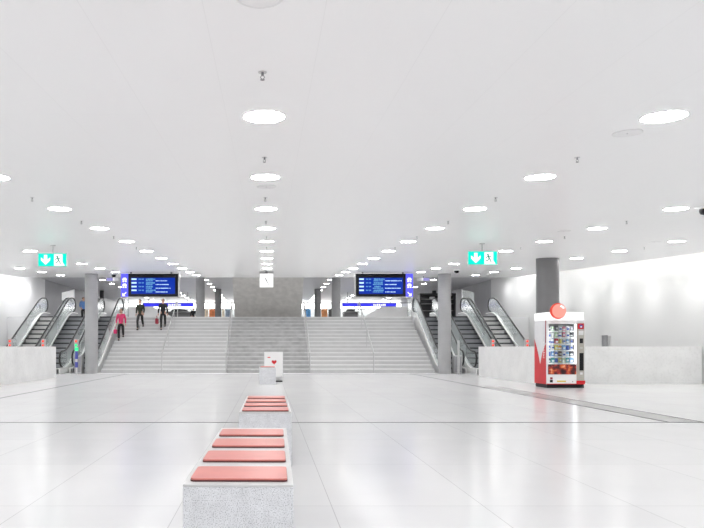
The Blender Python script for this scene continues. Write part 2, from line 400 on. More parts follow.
# ------------------------------------------------------------------ escalators
def zpath(y, a, k, rr=.45):
    b = a + UP / k
    def knee(t): return 0 if t < -rr else (t if t > rr else (t + rr) ** 2 / (4 * rr))
    return k * (knee(y - a) - knee(y - b))
def escalator(x0, x1, ys, a, k, riser, label, rail=None):
    lo, hi = min(x0, x1), max(x0, x1); ye = 33.0
    t = thing('escalator', ((x0 + x1) / 2, ys, 0), label, 'escalator', 'escalators beside the stairs')
    ysn = [ys + (ye - ys) * i / 44 for i in range(45)]
    Z = [zpath(y, a, k) for y in ysn]
    yt = [y for y in ysn if y < 32.1] + [32.12]
    b = MB(); b.ribbon([(y, max(0.0, zpath(y, a, k) - 1.0)) for y in yt], [(y, zpath(y, a, k) + (.012 if zpath(y, a, k) < .02 else -.14 if zpath(y, a, k) < UP - .02 else -.14)) for y in yt], lo + .02, hi - .02, M['truss']); b.build('truss', t)
    for s, xe in ((1, lo), (-1, hi)):
        b = MB(); b.ribbon([(y, max(.0, z - .50) if y < 32.1 else z + .001) for y, z in zip(ysn, Z)], [(y, z + .20) for y, z in zip(ysn, Z)], xe, xe + s * .05, M['deck'])
        b.ribbon([(y, z + .20) for y, z in zip(ysn, Z)], [(y, z + .235) for y, z in zip(ysn, Z)], xe, xe + s * .15, M['deck'])
        b.ribbon([(y, z + .002) for y, z in zip(ysn, Z)], [(y, z + .20) for y, z in zip(ysn, Z)], xe + s * .12, xe + s * .15, M['steeld'])
        b.build('skirt_panel', t)
        xg = xe + s * .075
        top = [(y, z + .90) for y, z in zip(ysn, Z)]
        def arc(cy, cz, r, up):
            return [(cy + (1 if up else -1) * r * math.sin(u), cz + r * math.cos(u)) for u in [math.pi * i / 10 for i in range(11)]]
        ya, yb = ysn[2] + .2, ysn[-3] - .2
        za, zb = zpath(ya, a, k), zpath(yb, a, k)
        mid = [(y, z + .93) for y, z in zip(ysn, Z) if ya < y < yb]
        ptsL = arc(ya, za + .61, .32, False)[::-1]; ptsU = arc(yb, zb + .61, .32, True)
        hr = ptsL + mid + ptsU
        h = MB(); h.tube([(xg, y, z) for y, z in hr], .037, rail or M['black'], 10); h.build('handrail', t)
        # glass below the handrail
        g = MB()
        lo_, hi_ = [], []
        for i in range(61):
            y = ya - .30 + (yb - ya + .60) * i / 60
            zz = zpath(y, a, k)
            if y < ya: d = math.sqrt(max(0, .31 ** 2 - (ya - y) ** 2)); top_, bot = za + .61 + d, max(zz + .235, za + .61 - d)
            elif y > yb: d = math.sqrt(max(0, .31 ** 2 - (y - yb) ** 2)); top_, bot = zb + .61 + d, max(zz + .235, zb + .61 - d)
            else: top_, bot = zz + .92, zz + .235
            lo_.append((y, bot)); hi_.append((y, max(top_, bot + .002)))
        g.ribbon(lo_, hi_, xg - .008, xg + .008, M['glassb']); g.build('glass_balustrade', t)
    nst = int(UP / .2); run = (UP / k) / nst
    for i in range(nst):
        y = a + i * run; z = (i + 1) * UP / nst
        b = MB(); b.box(lo + .16, hi - .16, y + .012, y + run + .012, z - .34, z - .06, riser); b.box(lo + .16, hi - .16, y, y + run + .012, z - .06, z, M['tread']); b.build('step', t)
    b = MB(); b.box(lo + .16, hi - .16, ys + .05, a - .02, .012, .022, M['steeld']); b.build('landing_plate', t)
    b = MB(); b.box(lo + .16, hi - .16, a + UP / k + .06, ye, UP + .001, UP + .012, M['steeld']); b.build('landing_plate', t)
    return t
def deep(x): return x
for s, nm in ((-1, 'left'), (1, 'right')):
    escalator(s * 7.25, s * 8.35, 27.32, 27.95, .64, M['stepd'], 'escalator directly beside the stairs, partly behind the %s grey column' % nm)
    escalator(s * 8.42, s * 9.80, 26.3, 27.35, .577, M['stepd'], 'middle escalator of the three with dark steps, %s of the stairs' % nm)
    escalator(s * 9.82, s * 11.2, 26.3, 27.35, .577, M['stepl'], 'outermost escalator with pale steps along the lit %s wall' % nm, M['steeld'] if 0 else None)

# signal posts in front of the escalators
def signal_post(x, col, label, red=True, green=False, sleeve=False):
    y = 26.0
    t = thing('signal_post', (x, y, 0), label, 'signal post', 'signal posts by the escalators')
    b = MB(); b.tube([(x, y, 0), (x, y, 1.36)], .045 if not sleeve else .05, M['steel'], 12); b.build('post', t)
    if red or green:
        b = MB(); b.box(x - .08, x + .08, y - .06, y + .05, 1.08, 1.42, M['greyp'], .015); b.build('lamp_housing', t)
    if red:
        b = MB(); b.ell((x, y - .075, 1.33), (.045, .03, .045), M['redlit']); b.build('red_lamp', t)
    if red and not green:
        b = MB(); b.ell((x, y - .075, 1.17), (.04, .03, .04), M['redlit']); b.build('red_lamp', t)
    if green:
        b = MB(); b.ell((x, y - .075, 1.17), (.05, .03, .05), M['greenlit']); b.build('green_lamp', t)
        b = MB(); b.tube([(x, y, .95), (x, y, 1.08)], .07, M['greenlit'], 12); b.build('green_ring', t)
    if sleeve:
        b = MB(); b.tube([(x, y, .62), (x, y, .93)], .06, M['labelblue'], 12); b.tube([(x, y, .28), (x, y, .50)], .06, M['labelblue'], 12); b.build('blue_sleeve', t)
    return t
signal_post(-7.66, None, 'signal post with green and red lamps and blue sleeves near left column', True, True, True)
signal_post(-8.98, None, 'red signal lamp showing above the left parapet, nearer the stairs')
signal_post(-10.3, None, 'red signal lamp showing above the left parapet, nearer the wall')
signal_post(7.62, None, 'plain steel post beside the right grey column', False)
signal_post(8.98, None, 'red signal lamp showing above the right parapet, nearer the stairs')
signal_post(10.35, None, 'red signal lamp showing above the right parapet beside the wall')
for s, nm in ((-1, 'left'), (1, 'right')):
    x = s * 7.86
    t = thing('control_cabinet', (x, 27.0, 0), 'small grey control cabinet beside the foot of the %s column' % nm, 'cabinet')
    b = MB(); b.box(x - .16, x + .16, 26.85, 27.2, 0, .75, M['greyp'], .02); b.build('body', t)
    b = MB(); b.box(x - .13, x + .13, 26.835, 26.85, .06, .70, M['steeld'], .004); b.build('door', t)
# glass guards at the stair head
for s, nm in ((-1, 'left'), (1, 'right')):
    x = s * 7.15
    t = thing('glass_guard', (x, 32.6, UP), 'glass guard with steel posts at the %s end of the stair head' % nm, 'glass guard')
    for k, y in enumerate((32.3, 33.3)):
        b = MB(); b.tube([(x, y, UP), (x, y, 3.65)], .03, M['steel']); b.build('post', t)
    b = MB(); b.box(x - .008, x + .008, 32.33, 33.27, UP + .08, 3.55, M['glassb']); b.build('glass_pane', t)

# ------------------------------------------------------------------ benches
def rounded(x0, x1, y0, y1, r, n=5):
    pts = []
    for cx, cy, a0 in ((x1 - r, y1 - r, 0), (x0 + r, y1 - r, 90), (x0 + r, y0 + r, 180), (x1 - r, y0 + r, 270)):
        pts += [(cx + r * math.cos(R(a0 + 90 * i / n)), cy + r * math.sin(R(a0 + 90 * i / n))) for i in range(n + 1)]
    return pts
def bench(x, y, L, rot, npad, label, pads, first):
    t = thing('stone_bench', (0, 0, 0), label, 'bench', 'stone benches down the hall'); t['_o'] = (0, 0, 0)
    b = MB(); b.box(-.242, .242, 0, L, 0, .487, M['granite'], .003); b.build('block', t)
    b = MB(); b.box(-.242, .242, 0, L, .4875, .50, M['granite_top'], .003); b.build('top_slab', t)
    t.location = (x, y, 0); t.rotation_euler.z = rot
    for i in range(npad):
        y0 = .05 + i * .485
        q = thing('seat_pad', (0, 0, 0), pads[i], 'seat pad', 'coral seat pads'); q['_o'] = (0, 0, 0)
        b = MB(); b.prism(rounded(-.2175, .2175, y0, y0 + .30, .022), 'z', .5005, .508, M['pad_edge']); b.build('base', q)
        b = MB(); b.prism(rounded(-.216, .216, y0 + .0015, y0 + .2985, .022), 'z', .508, .515, M['pad']); b.build('cover', q)
        q.location = (x, y, 0); q.rotation_euler.z = rot
F4 = ['nearest', 'second', 'third', 'farthest']
bench(-.131, 2.84, 1.98, -.0127, 4, 'nearest speckled grey granite bench with four large coral pads', ['coral pad on the nearest bench, %s of its four' % k for k in F4], True)
bench(-.025, 5.98, 1.98, -.004, 4, 'granite bench second from the camera with four coral pads', ['coral pad on the second granite bench, %s of its four' % k for k in F4], False)
bench(-.012, 19.06, .98, 0, 2, 'small distant granite bench in front of the heart poster', ['coral pad at the near end of the small distant bench', 'coral pad at the far end of the small distant bench'], False)

# ------------------------------------------------------------------ heart poster stand
px, py = .175, 20.75
t = thing('poster_stand', (px, py, 0), 'white poster stand with a red heart before the stairs', 'poster stand')
b = MB(); b.box(px - .30, px + .30, py - .05, py + .05, .14, .945, M['whitegloss'], .012); b.build('panel', t)
b = MB(); b.box(px - .25, px + .28, py - .28, py + .28, 0, .04, M['blackp'], .008); b.box(px - .2, px + .2, py - .03, py + .03, .04, .14, M['steel']); b.build('foot', t)
def heart(cx, cz, w):
    pts = []
    for i in range(40):
        a = 2 * math.pi * i / 40
        X = 16 * math.sin(a) ** 3; Zz = 13 * math.cos(a) - 5 * math.cos(2 * a) - 2 * math.cos(3 * a) - math.cos(4 * a)
        pts.append((cx + X * w / 32, cz + Zz * w / 32))
    return pts
b = MB(); b.box(px - .285, px + .285, py - .054, py - .0505, .16, .93, M['white']); pp = b.build('poster', t)
b = MB(); b.prism(heart(px + .02, .62, .16), 'y', py - .058, py - .0545, M['red']); b.build('red_heart', pp)
b = MB(); b.box(px - .19, px - .10, py - .058, py - .0545, .755, .785, M['red']); b.build('red_mark', pp)

# ------------------------------------------------------------------ vending machine
vx0, vx1, vy0, vy1 = 7.475, 8.50, 17.42, 18.22
vm = thing('vending_machine', ((vx0 + vx1) / 2, (vy0 + vy1) / 2, 0), 'red and white snack vending machine in front of the dark column', 'vending machine')
ix0, ix1, iz0, iz1, iy1 = 7.53, 8.26, .64, 1.72, 17.95
b = MB()
b.box(vx0, ix0, vy0 + .02, vy1, .10, 1.82, M['silver']); b.box(ix1, vx1, vy0 + .02, vy1, .10, 1.82, M['silver'])
b.box(ix0, ix1, vy0 + .02, vy1, .10, iz0, M['silver']); b.box(ix0, ix1, vy0 + .02, vy1, iz1, 1.82, M['silver'])
b.box(ix0, ix1, iy1, vy1, iz0, iz1, M['white']); b.build('cabinet', vm)
b = MB(); b.box(vx0 + .02, vx1 - .02, vy0 + .03, vy1 - .02, 0, .10, M['blackp']); b.build('plinth', vm)
b = MB(); b.box(vx0 - .012, ix0, vy0, vy0 + .02, .2, 1.82, M['whitegloss']); b.box(ix0, ix1, vy0, vy0 + .02, iz1, 1.82, M['whitegloss']); b.box(ix1, ix1 + .015, vy0, vy0 + .02, .6, 1.82, M['whitegloss']); b.box(vx1 - .02, vx1, vy0, vy0 + .02, .2, 1.82, M['whitegloss'])
b.build('door_frame', vm)
b = MB(); b.box(ix0, ix1, vy0 + .004, vy0 + .010, iz0, iz1, M['glass']); b.build('glass_door', vm)
sz = [.665 + .172 * i for i in range(6)]
for z in sz:
    b = MB(); b.box(ix0 + .002, ix1 - .002, vy0 + .10, iy1 - .01, z - .018, z, M['whitegloss']); b.box(ix0 + .002, ix1 - .002, vy0 + .09, vy0 + .10, z - .022, z + .014, M['white']); b.build('shelf', vm)
b = MB(); b.box(ix0 + .001, ix0 + .013, vy0 + .03, vy0 + .06, iz0 + .02, iz1 - .02, M['viewlamp']); b.box(ix1 - .013, ix1 - .001, vy0 + .03, vy0 + .06, iz0 + .02, iz1 - .02, M['viewlamp']); b.build('interior_lamp', vm)
b = MB(); b.box(vx0 + .03, ix1 + .0, vy0 - .004, vy0 + .018, .365, .635, M['banner']); b.build('food_banner', vm)
b = MB(); b.box(vx0 + .0, ix1 + .0, vy0 - .006, vy0 + .016, .12, .36, M['white']); ip = b.build('information_panel', vm)
b = MB(); b.box(7.55, 7.63, vy0 - .009, vy0 - .0065, .15, .22, M['blackp']); b.box(7.555, 7.625, vy0 - .009, vy0 - .0065, .23, .29, M['maroon']); b.build('card_mark', ip)
b = MB(); b.box(7.74, 7.98, vy0 - .009, vy0 - .0065, .165, .20, M['yellow']); b.build('yellow_strip', ip)
b = MB(); b.box(8.15, 8.17, vy0 - .009, vy0 - .0065, .16, .185, M['blackp']); b.build('small_mark', ip)
b = MB(); b.box(ix1 + .02, vx1 - .025, vy0 - .004, vy0 + .018, .21, 1.74, M['beige'], .003); pp = b.build('payment_panel', vm)
b = MB(); b.box(ix1 + .04, vx1 - .04, vy0 - .010, vy0 - .0045, 1.58, 1.73, M['red']); em_ = b.build('red_emblem', pp)
b = MB(); b.prism([(8.385 + .045 * math.cos(R(i * 15)), 1.655 + .045 * math.sin(R(i * 15))) for i in range(24)], 'y', vy0 - .014, vy0 - .0105, M['labelblue'])
b.prism([(8.385 + .022 * math.cos(R(i * 15)), 1.64 + .022 * math.sin(R(i * 15))) for i in range(24)], 'y', vy0 - .018, vy0 - .0145, M['white']); b.build('emblem_disc', pp)
b = MB(); b.box(8.32, 8.45, vy0 - .012, vy0 - .0045, 1.42, 1.53, M['silver'], .003); b.build('keypad', pp)
b = MB(); b.box(8.35, 8.44, vy0 - .012, vy0 - .0045, 1.20, 1.33, M['blackp'], .003); b.build('card_reader', pp)
b = MB(); b.box(8.36, 8.43, vy0 - .012, vy0 - .0045, 1.05, 1.10, M['steel'], .003); b.build('coin_slot', pp)
b = MB(); b.box(8.345, 8.455, vy0 - .010, vy0 - .0045, .47, .94, M['blackp'], .003); b.build('delivery_slot', pp)
b = MB(); b.box(8.36, 8.43, vy0 - .010, vy0 - .0045, .36, .42, M['silver'], .003); b.build('change_tray', pp)
b = MB(); b.box(ix1 + .01, vx1, vy0 - .003, vy0 + .018, .10, .20, M['red']); b.box(vx0, ix1 + .01, vy0 - .003, vy0 + .018, .10, .118, M['red']); b.build('red_base_trim', vm)
b = MB(); b.box(vx1, vx1 + .03, vy0 + .05, vy0 + .1, .98, 1.12, M['beige'], .004); b.build('door_lock', vm)
# side graphic
b = MB(); b.box(vx0 - .006, vx0 - .0005, vy0 + .03, vy1 - .01, .10, 1.81, M['silver']); sg = b.build('side_panel', vm)
def Sy(t): return vy1 - .012 - t * (vy1 - vy0 - .045)
b = MB(); b.prism([(Sy(u), z) for u, z in ((0, .10), (1, .10), (1, .62), (.93, .80), (.80, .72), (.62, .52), (.5, .6), (.38, .82), (.2, 1.08), (0, 1.32))], 'x', vx0 - .010, vx0 - .0065, M['red']); b.build('red_petal', sg)
b = MB(); b.prism([(Sy(u), z) for u, z in ((.42, .45), (1, .45), (1, 1.20), (.86, 1.10), (.7, .95), (.55, .7))], 'x', vx0 - .014, vx0 - .0105, M['red']); b.prism([(Sy(u), z) for u, z in ((.94, 1.2), (1, 1.2), (1, 1.81), (.94, 1.81))], 'x', vx0 - .014, vx0 - .0105, M['maroon']); b.build('red_petal', sg)
b = MB(); text_mesh(b, 'selecta', .17, lambda c: (vx0 - .016 - c.z * .2, Sy(.84) - c.y * -1 * 0 + (c.y - .05) * -1, 1.02 + c.x), M['white'], .002); b.build('side_lettering', sg)
# header with lettering and ball
b = MB(); b.box(vx0 - .03, vx1 - .04, vy0 - .02, vy1 - .05, 1.822, 2.03, M['lit'], .01); hd = b.build('lit_header', vm)
b = MB(); text_mesh(b, 'selecta', .15, lambda c: (8.18 + c.x, vy0 - .0225 - c.z, 1.885 + c.y), M['greytxt'], .001); b.build('lettering', hd)
bx, bz = 7.735, 2.06
b = MB(); seg = 40
pr = [(0.001, -.07), (.10, -.065), (.17, -.05), (.205, -.02), (.215, .0), (.205, .03), (.001, .04)]
vs = [(bx + r * math.cos(2 * math.pi * k / seg), vy0 - .08 + d, bz + r * math.sin(2 * math.pi * k / seg)) for r, d in pr for k in range(seg)]
fs = [[i * seg + k, i * seg + (k + 1) % seg, (i + 1) * seg + (k + 1) % seg, (i + 1) * seg + k] for i in range(len(pr) - 1) for k in range(seg)]
b.add(vs, fs, M['ballred'], True); ball = b.build('red_ball', hd)
b = MB(); b.prism([(bx + .185 * math.cos(R(i * 9)), bz + .185 * math.sin(R(i * 9))) for i in range(40)], 'y', vy0 - .157, vy0 - .151, M['ballpink']); dk = b.build('coral_disc', ball) if False else b.build('coral_disc', hd)
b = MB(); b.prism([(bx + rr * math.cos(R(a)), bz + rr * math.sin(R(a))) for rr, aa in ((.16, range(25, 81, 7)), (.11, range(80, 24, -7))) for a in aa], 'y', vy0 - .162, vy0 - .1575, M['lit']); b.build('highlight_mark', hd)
# products on the shelves
PC = {'white': (.85, .85, .85), 'pale green': (.55, .75, .5), 'dark': (.04, .04, .06), 'pink': (.8, .25, .35), 'red': (.6, .04, .06), 'orange': (.75, .30, .05), 'blue': (.05, .12, .5), 'light blue': (.25, .5, .8), 'yellow': (.75, .65, .15), 'teal': (.05, .4, .4), 'brown': (.2, .09, .04), 'silver': (.5, .5, .55)}
PM = {k: pm('product ' + k, c, .35, var=.1, vscale=40) for k, c in PC.items()}
rows = [['dark', 'teal', 'blue', 'yellow', 'pale green', 'teal', 'light blue'],
        ['blue', 'light blue', 'blue', 'brown', 'white', 'light blue', 'dark'],
        ['blue', 'white', 'yellow', 'orange', 'light blue', 'blue', 'white'],
        ['white', 'white', 'red', 'yellow', 'white', 'light blue', 'silver'],
        ['silver', 'white', 'pale green', 'white', 'pink', 'white', 'dark'],
        ['dark', 'pale green', 'dark', 'white', 'pink', 'white', 'silver']]
shn = ['bottom', 'fifth', 'fourth', 'third', 'second', 'top']
kinds = ['bottle', 'carton', 'can', 'bag', 'bottle', 'bag', 'carton']
noun = {'bottle': ('drink_bottle', 'bottle'), 'carton': ('drink_carton', 'carton'), 'can': ('drink_can', 'can'), 'bag': ('snack_bag', 'bag')}
for r in range(6):
    for k in range(7):
        kd = kinds[(k + 2 * r) % 7]; cl = rows[r][k]; x = ix0 + .065 + k * .1; y = vy0 + .16; z = sz[r] + .0005
        t = thing(noun[kd][0], (x, y, z), '%s %s %s from left on the %s shelf of vending machine' % (cl, noun[kd][1], ORD[k] , shn[r]), noun[kd][1], 'goods in the vending machine')
        t.scale = (1.2, 1.2, 1.2); m = PM[cl]; acc = PM['white'] if cl not in ('white', 'silver') else PM['blue']
        b = MB()
        if kd == 'bottle':
            b.lathe(x, y, [(.030, z), (.034, z + .008), (.034, z + .075), (.030, z + .092), (.013, z + .112)], m, 14); b.build('body', t)
            b = MB(); b.lathe(x, y, [(.014, z + .112), (.014, z + .126)], acc, 12); b.build('cap', t)
            b = MB(); b.lathe(x, y, [(.0348, z + .025), (.0348, z + .06)], acc, 14, cap=False); b.build('sleeve', t)
        elif kd == 'carton':
            b.box(x - .036, x + .036, y - .03, y + .03, z, z + .10, m, .003); b.prism([(y - .03, z + .10), (y + .03, z + .10), (y + .004, z + .122), (y - .004, z + .122)], 'x', x - .036, x + .036, m); b.build('body', t)
            b = MB(); b.box(x - .026, x + .026, y - .033, y - .0302, z + .03, z + .07, acc); b.build('front_label', t)
        elif kd == 'can':
            b.lathe(x, y, [(.028, z), (.034, z + .008), (.034, z + .098), (.028, z + .108)], m, 14); b.build('body', t)
            b = MB(); b.lathe(x, y, [(.028, z + .108), (.026, z + .111)], PM['silver'], 14); b.build('lid', t)
        else:
            vs, fs = [], []
            for j in range(7):
                q = j / 6; th = .026 * math.sin(math.pi * q) ** .6 + .002; w = .040 - .006 * math.sin(math.pi * q)
                vs += [(x - w, y, z + .125 * q), (x, y - th, z + .125 * q), (x + w, y, z + .125 * q), (x, y + th, z + .125 * q)]
            for j in range(6):
                for i in range(4): fs.append([j * 4 + i, j * 4 + (i + 1) % 4, j * 4 + 4 + (i + 1) % 4, j * 4 + 4 + i])
            fs += [[0, 1, 2, 3], [24, 25, 26, 27]]
            b.add(vs, fs, m, True); b.build('body', t)
            b = MB(); b.box(x - .022, x + .022, y - .031, y - .0285, z + .045, z + .08, acc); b.build('front_label', t)

# steel post behind the parapet
t = thing('steel_post', (10.38, 20.0, 0), 'short steel post showing above the right parapet top', 'post')
b = MB(); b.lathe(10.36, 20.0, [(.085, 0), (.085, 1.46)], M['steeld'], 20); b.build('post', t)
b = MB(); b.box(10.47, 10.53, 19.97, 20.03, 0, 1.44, M['steel']); b.build('side_rail', t)

# ------------------------------------------------------------------ departure displays
def display(cx, flip, label):
    y = 25.6; w, hgt = 2.28, .905; zt = H + (347 - 273.7) * y / 650; zb = zt - hgt; x0 = cx - w / 2
    t = thing('departure_display', (cx, y, zb), label, 'display', 'departure displays')
    u = 1 / 25.4
    def X(v): return x0 + v * u if not flip else x0 + w - v * u          # v pixels from the pictogram end
    def bx(b, a, c, y0, y1, z0, z1, m): p_, q_ = sorted((X(a), X(c))); b.box(p_, q_, y0, y1, z0, z1, m)
    b = MB(); bx(b, 7.2, 58, y, y + .2, zb, zt, M['blackp']); b.build('housing', t)
    b = MB(); bx(b, 57.2, 58.6, y - .01, y + .21, zb - .02, zt + .02, M['steel']); bx(b, 0, 58, y + .02, y + .2, zb - .03, zb - .002, M['steel']); b.build('frame', t)
    b = MB(); bx(b, 10.2, 54, y - .006, y - .001, zb + .11, zt - .16, M['screen']); sc = b.build('screen', t)
    for i in range(4):
        b = MB()
        z = zt - .215 - i * .146
        if not flip: cols = ((10.6, 15.6), (17.6, 23.0), (25.0, 34.5 - (i % 3)), (34.8, 46 + (i * 7) % 5))
        else: cols = ((49.2, 54.2 - .4), (41.9, 47.2), (28.5 + (i * 2) % 5, 39.5), (11.5 + (i * 5) % 9, 28))
        bx(b, *cols[0], y - .012, y - .007, z - .03, z + .03, M['scrtxt'])
        n = 5
        for q in range(n):
            a = cols[1][0] + (cols[1][1] - cols[1][0]) * q / n; d = (cols[1][1] - cols[1][0]) / n
            bx(b, a + .12 * d, a + (.82 if q != 2 else .4) * d, y - .012, y - .007, z - .022, z + .022, M['scrtxt2'])
        x = cols[2][0]
        while x < cols[2][1] - .5:
            d = random.uniform(.5, .9); bx(b, x, x + d, y - .012, y - .007, z - .03, z + random.choice((.02, .03, .03)), M['scrtxt2']); x += d + random.choice((.15, .15, .5))
        x = cols[3][0]
        while x < cols[3][1] - .5:
            d = random.uniform(.5, .9); bx(b, x, x + d, y - .012, y - .007, z - .082, z - .05, M['scrtxt']); x += d + random.choice((.15, .15, .6))
        x = 25.0 if not flip else 30.0
        while x < (31 if not flip else 39.5):
            d = random.uniform(.5, .9); bx(b, x, x + d, y - .012, y - .007, z - .085, z - .045, M['scrtxt2']); x += d + random.choice((.15, .15, .5))
        b.build('timetable_text', sc)
    b = MB(); bx(b, 0, 7.0, y + .0, y + .2, zb, zt, M['picto']); ps = b.build('pictogram_strip', t)
    b = MB()
    for zc in (zt - .24, zt - .47):
        bx(b, 1.4, 5.8, y - .008, y - .002, zc - .02, zc + .05, M['lit']); bx(b, 1.6, 3.2, y - .008, y - .002, zc - .09, zc - .035, M['lit']); bx(b, 3.9, 5.6, y - .008, y - .002, zc - .09, zc - .035, M['lit']); bx(b, 2.3, 4.9, y - .008, y - .002, zc + .06, zc + .085, M['lit'])
    b.build('white_pictogram', ps)
    b = MB(); zc = zb + .10
    def A(v, w_): return (X(v), w_)
    b.prism([A(1.4, zc - .08), A(4.2, zc - .08), A(4.2, zc - .045), A(3.0, zc - .045), A(5.6, zc + .06), A(4.9, zc + .09), A(2.4, zc - .02), A(2.4, zc + .04), A(1.4, zc + .04)], 'y', y - .008, y - .002, M['lit']); b.build('white_arrow', ps)
    for v in (9.5, 50):
        xx = X(v); b = MB(); b.tube([(xx, y + .1, zt), (xx, y + .1, ceil_z(y + .1) - .0)], .035, M['steeld']); b.build('hanger', t)
    b = MB(); bx(b, 0, 56, y + .09, y + .11, zt + .06, zt + .075, M['steel']); b.build('top_rail', t)
display(-4.65, False, 'blue departure display hanging left of the clock')
display(4.57, True, 'blue departure display hanging right of the clock')

# ------------------------------------------------------------------ emergency exit signs
def exit_sign(cx, y, zc, label):
    w, hh = .67, .315
    t = thing('exit_sign', (cx, y, zc - hh / 2), label, 'exit sign', 'green exit signs')
    b = MB(); b.box(cx - w / 2, cx + w / 2, y, y + .06, zc - hh / 2, zc + hh / 2, M['steel'], .006); b.build('housing', t)
    b = MB(); b.box(cx - w / 2 + .012, cx + w / 2 - .012, y - .006, y - .001, zc - hh / 2 + .012, zc + hh / 2 - .012, M['teal']); fc = b.build('green_face', t)
    ax = cx - .155; b = MB()
    b.prism([(ax + p_, zc + q_) for p_, q_ in ((0, -.115), (.105, -.01), (.105, .055), (.04, .0), (.035, .115), (-.035, .115), (-.04, .0), (-.105, .055), (-.105, -.01))], 'y', y - .012, y - .007, M['lit']); b.build('white_arrow', fc)
    b = MB(); b.prism([(cx + p_, zc + q_) for p_, q_ in ((.04, -.135), (.29, -.135), (.235, -.05), (.235, .13), (.04, .13))], 'y', y - .010, y - .007, M['lit']); dr = b.build('white_doorway', fc)
    b = MB(); hx, hz = cx + .115, zc + .075
    b.prism([(hx + .02 * math.cos(R(i * 30)), hz + .02 * math.sin(R(i * 30))) for i in range(12)], 'y', y - .016, y - .0105, M['tealdark'])
    for seg_ in (((.12, .055), (.145, -.01), .03), ((.125, .045), (.085, .02), .014), ((.085, .02), (.075, -.01), .014), ((.13, .045), (.175, .03), .014), ((.175, .03), (.195, .05), .014), ((.145, -.01), (.115, -.055), .018), ((.115, -.055), (.075, -.06), .018), ((.145, -.01), (.175, -.045), .018), ((.175, -.045), (.185, -.095), .018)):
        (a0, b0), (a1, b1), th = seg_; d = Vector((a1 - a0, b1 - b0)).normalized(); nn = Vector((-d.y, d.x)) * th / 2
        b.prism([(cx + a0 + nn.x, zc + b0 + nn.y), (cx + a1 + nn.x, zc + b1 + nn.y), (cx + a1 - nn.x, zc + b1 - nn.y), (cx + a0 - nn.x, zc + b0 - nn.y)], 'y', y - .016, y - .0105, M['tealdark'])
    b.build('running_figure', dr)
    b = MB(); b.tube([(cx, y + .03, zc + hh / 2), (cx, y + .03, ceil_z(y + .03))], .014, M['steel']); b.build('hanging_rod', t)
    b = MB(); b.lathe(cx, y + .03, [(.06, ceil_z(y) - .012), (.06, ceil_z(y) + .01)], M['steel'], 20); b.build('ceiling_plate', t)
exit_sign(-4.975, 15.0, H + (347 - 259.9) * 15 / 650, 'green exit sign with down arrow hanging left of the displays')
exit_sign(4.82, 14.6, H + (347 - 258) * 14.6 / 650, 'green exit sign with down arrow hanging right of the displays')

# ------------------------------------------------------------------ clock
cx, cy, cz, hs = -.06, 25.0, 3.66, .265
t = thing('station_clock', (cx, cy, cz - hs), 'white square lit clock hanging in front of the concrete slab', 'clock')
b = MB(); b.box(cx - hs, cx + hs, cy, cy + .18, cz - hs, cz + hs, M['white'], .012); b.build('case', t)
b = MB(); b.box(cx - hs + .015, cx + hs - .015, cy - .006, cy - .001, cz - hs + .015, cz + hs - .015, M['lit']); fc = b.build('dial', t)
b = MB()
for i in range(12):
    a = R(i * 30); r0, r1 = (.17, .215) if i % 3 == 0 else (.185, .215)
    d = Vector((math.sin(a), math.cos(a))); nn = Vector((d.y, -d.x)) * (.009 if i % 3 == 0 else .005)
    b.prism([(cx + d.x * r0 + nn.x, cz + d.y * r0 + nn.y), (cx + d.x * r1 + nn.x, cz + d.y * r1 + nn.y), (cx + d.x * r1 - nn.x, cz + d.y * r1 - nn.y), (cx + d.x * r0 - nn.x, cz + d.y * r0 - nn.y)], 'y', cy - .010, cy - .0065, M['greyp'])
b.build('hour_marks', fc)
for nm, ang, ln, wd in (('hour_hand', -28, .13, .020), ('minute_hand', 152, .19, .014)):
    d = Vector((math.sin(R(ang)), math.cos(R(ang)))); nn = Vector((d.y, -d.x)) * wd; o_ = Vector((cx, cz)); a0 = o_ - d * .03; a1 = o_ + d * ln
    b = MB(); b.prism([tuple(a0 + nn), tuple(a1 + nn * .6), tuple(a1 - nn * .6), tuple(a0 - nn)], 'y', cy - .016, cy - .0105, M['black']); b.build(nm, fc)
b = MB(); b.box(cx - .04, cx + .04, cy + .06, cy + .12, cz + hs, ceil_z(cy) + .002, M['steeld']); b.build('hanger', t)
b = MB(); b.box(cx - .27, cx + .27, cy + .02, cy + .16, cz + hs + .05, cz + hs + .075, M['steeld']); b.build('top_bar', t)

# ------------------------------------------------------------------ downlights, sprinklers, speakers, cameras
TILT = math.atan(.057)
def downlight_proto():
    t = thing('downlight', (0, 0, 0), 'x', 'downlight', 'ceiling downlights')
    b = MB(); seg = 36
    def ring(r0, r1, z0, z1, m):
        b.lathe(0, 0, [(r0, z0), (r0, z1), (r1, z1), (r1, z0), (r0, z0)], m, seg, cap=False)
    ring(.160, .170, -.005, -.001, M['white']); b.build('trim_ring', t, False)
    b = MB(); b.lathe(0, 0, [(.100, -.004), (.160, -.004)], M['lamp'], seg, cap=False); b.build('light_ring', t, False)
    b = MB(); b.lathe(0, 0, [(.002, -.003), (.100, -.003)], M['lampc'], seg, cap=False); b.build('centre_diffuser', t, False)
    return t
rown = {0: 'row over the benches', 3: 'first row right of the benches', -3: 'first row left of the benches', 6: 'second row right of the benches', -6: 'second row left of the benches', 9: 'third row right of the benches', -9: 'third row left of the benches'}
def lamp_variant(src):
    o = copy_tree(src)
    for ch in o.children:
        if ch.name.startswith('light_ring'): ch.data = ch.data.copy(); ch.data.materials[0] = M['lampfar']
    return o
P = downlight_proto(); used = False; PF = None
LY = [5.04 + 2.30 * i for i in range(11)]
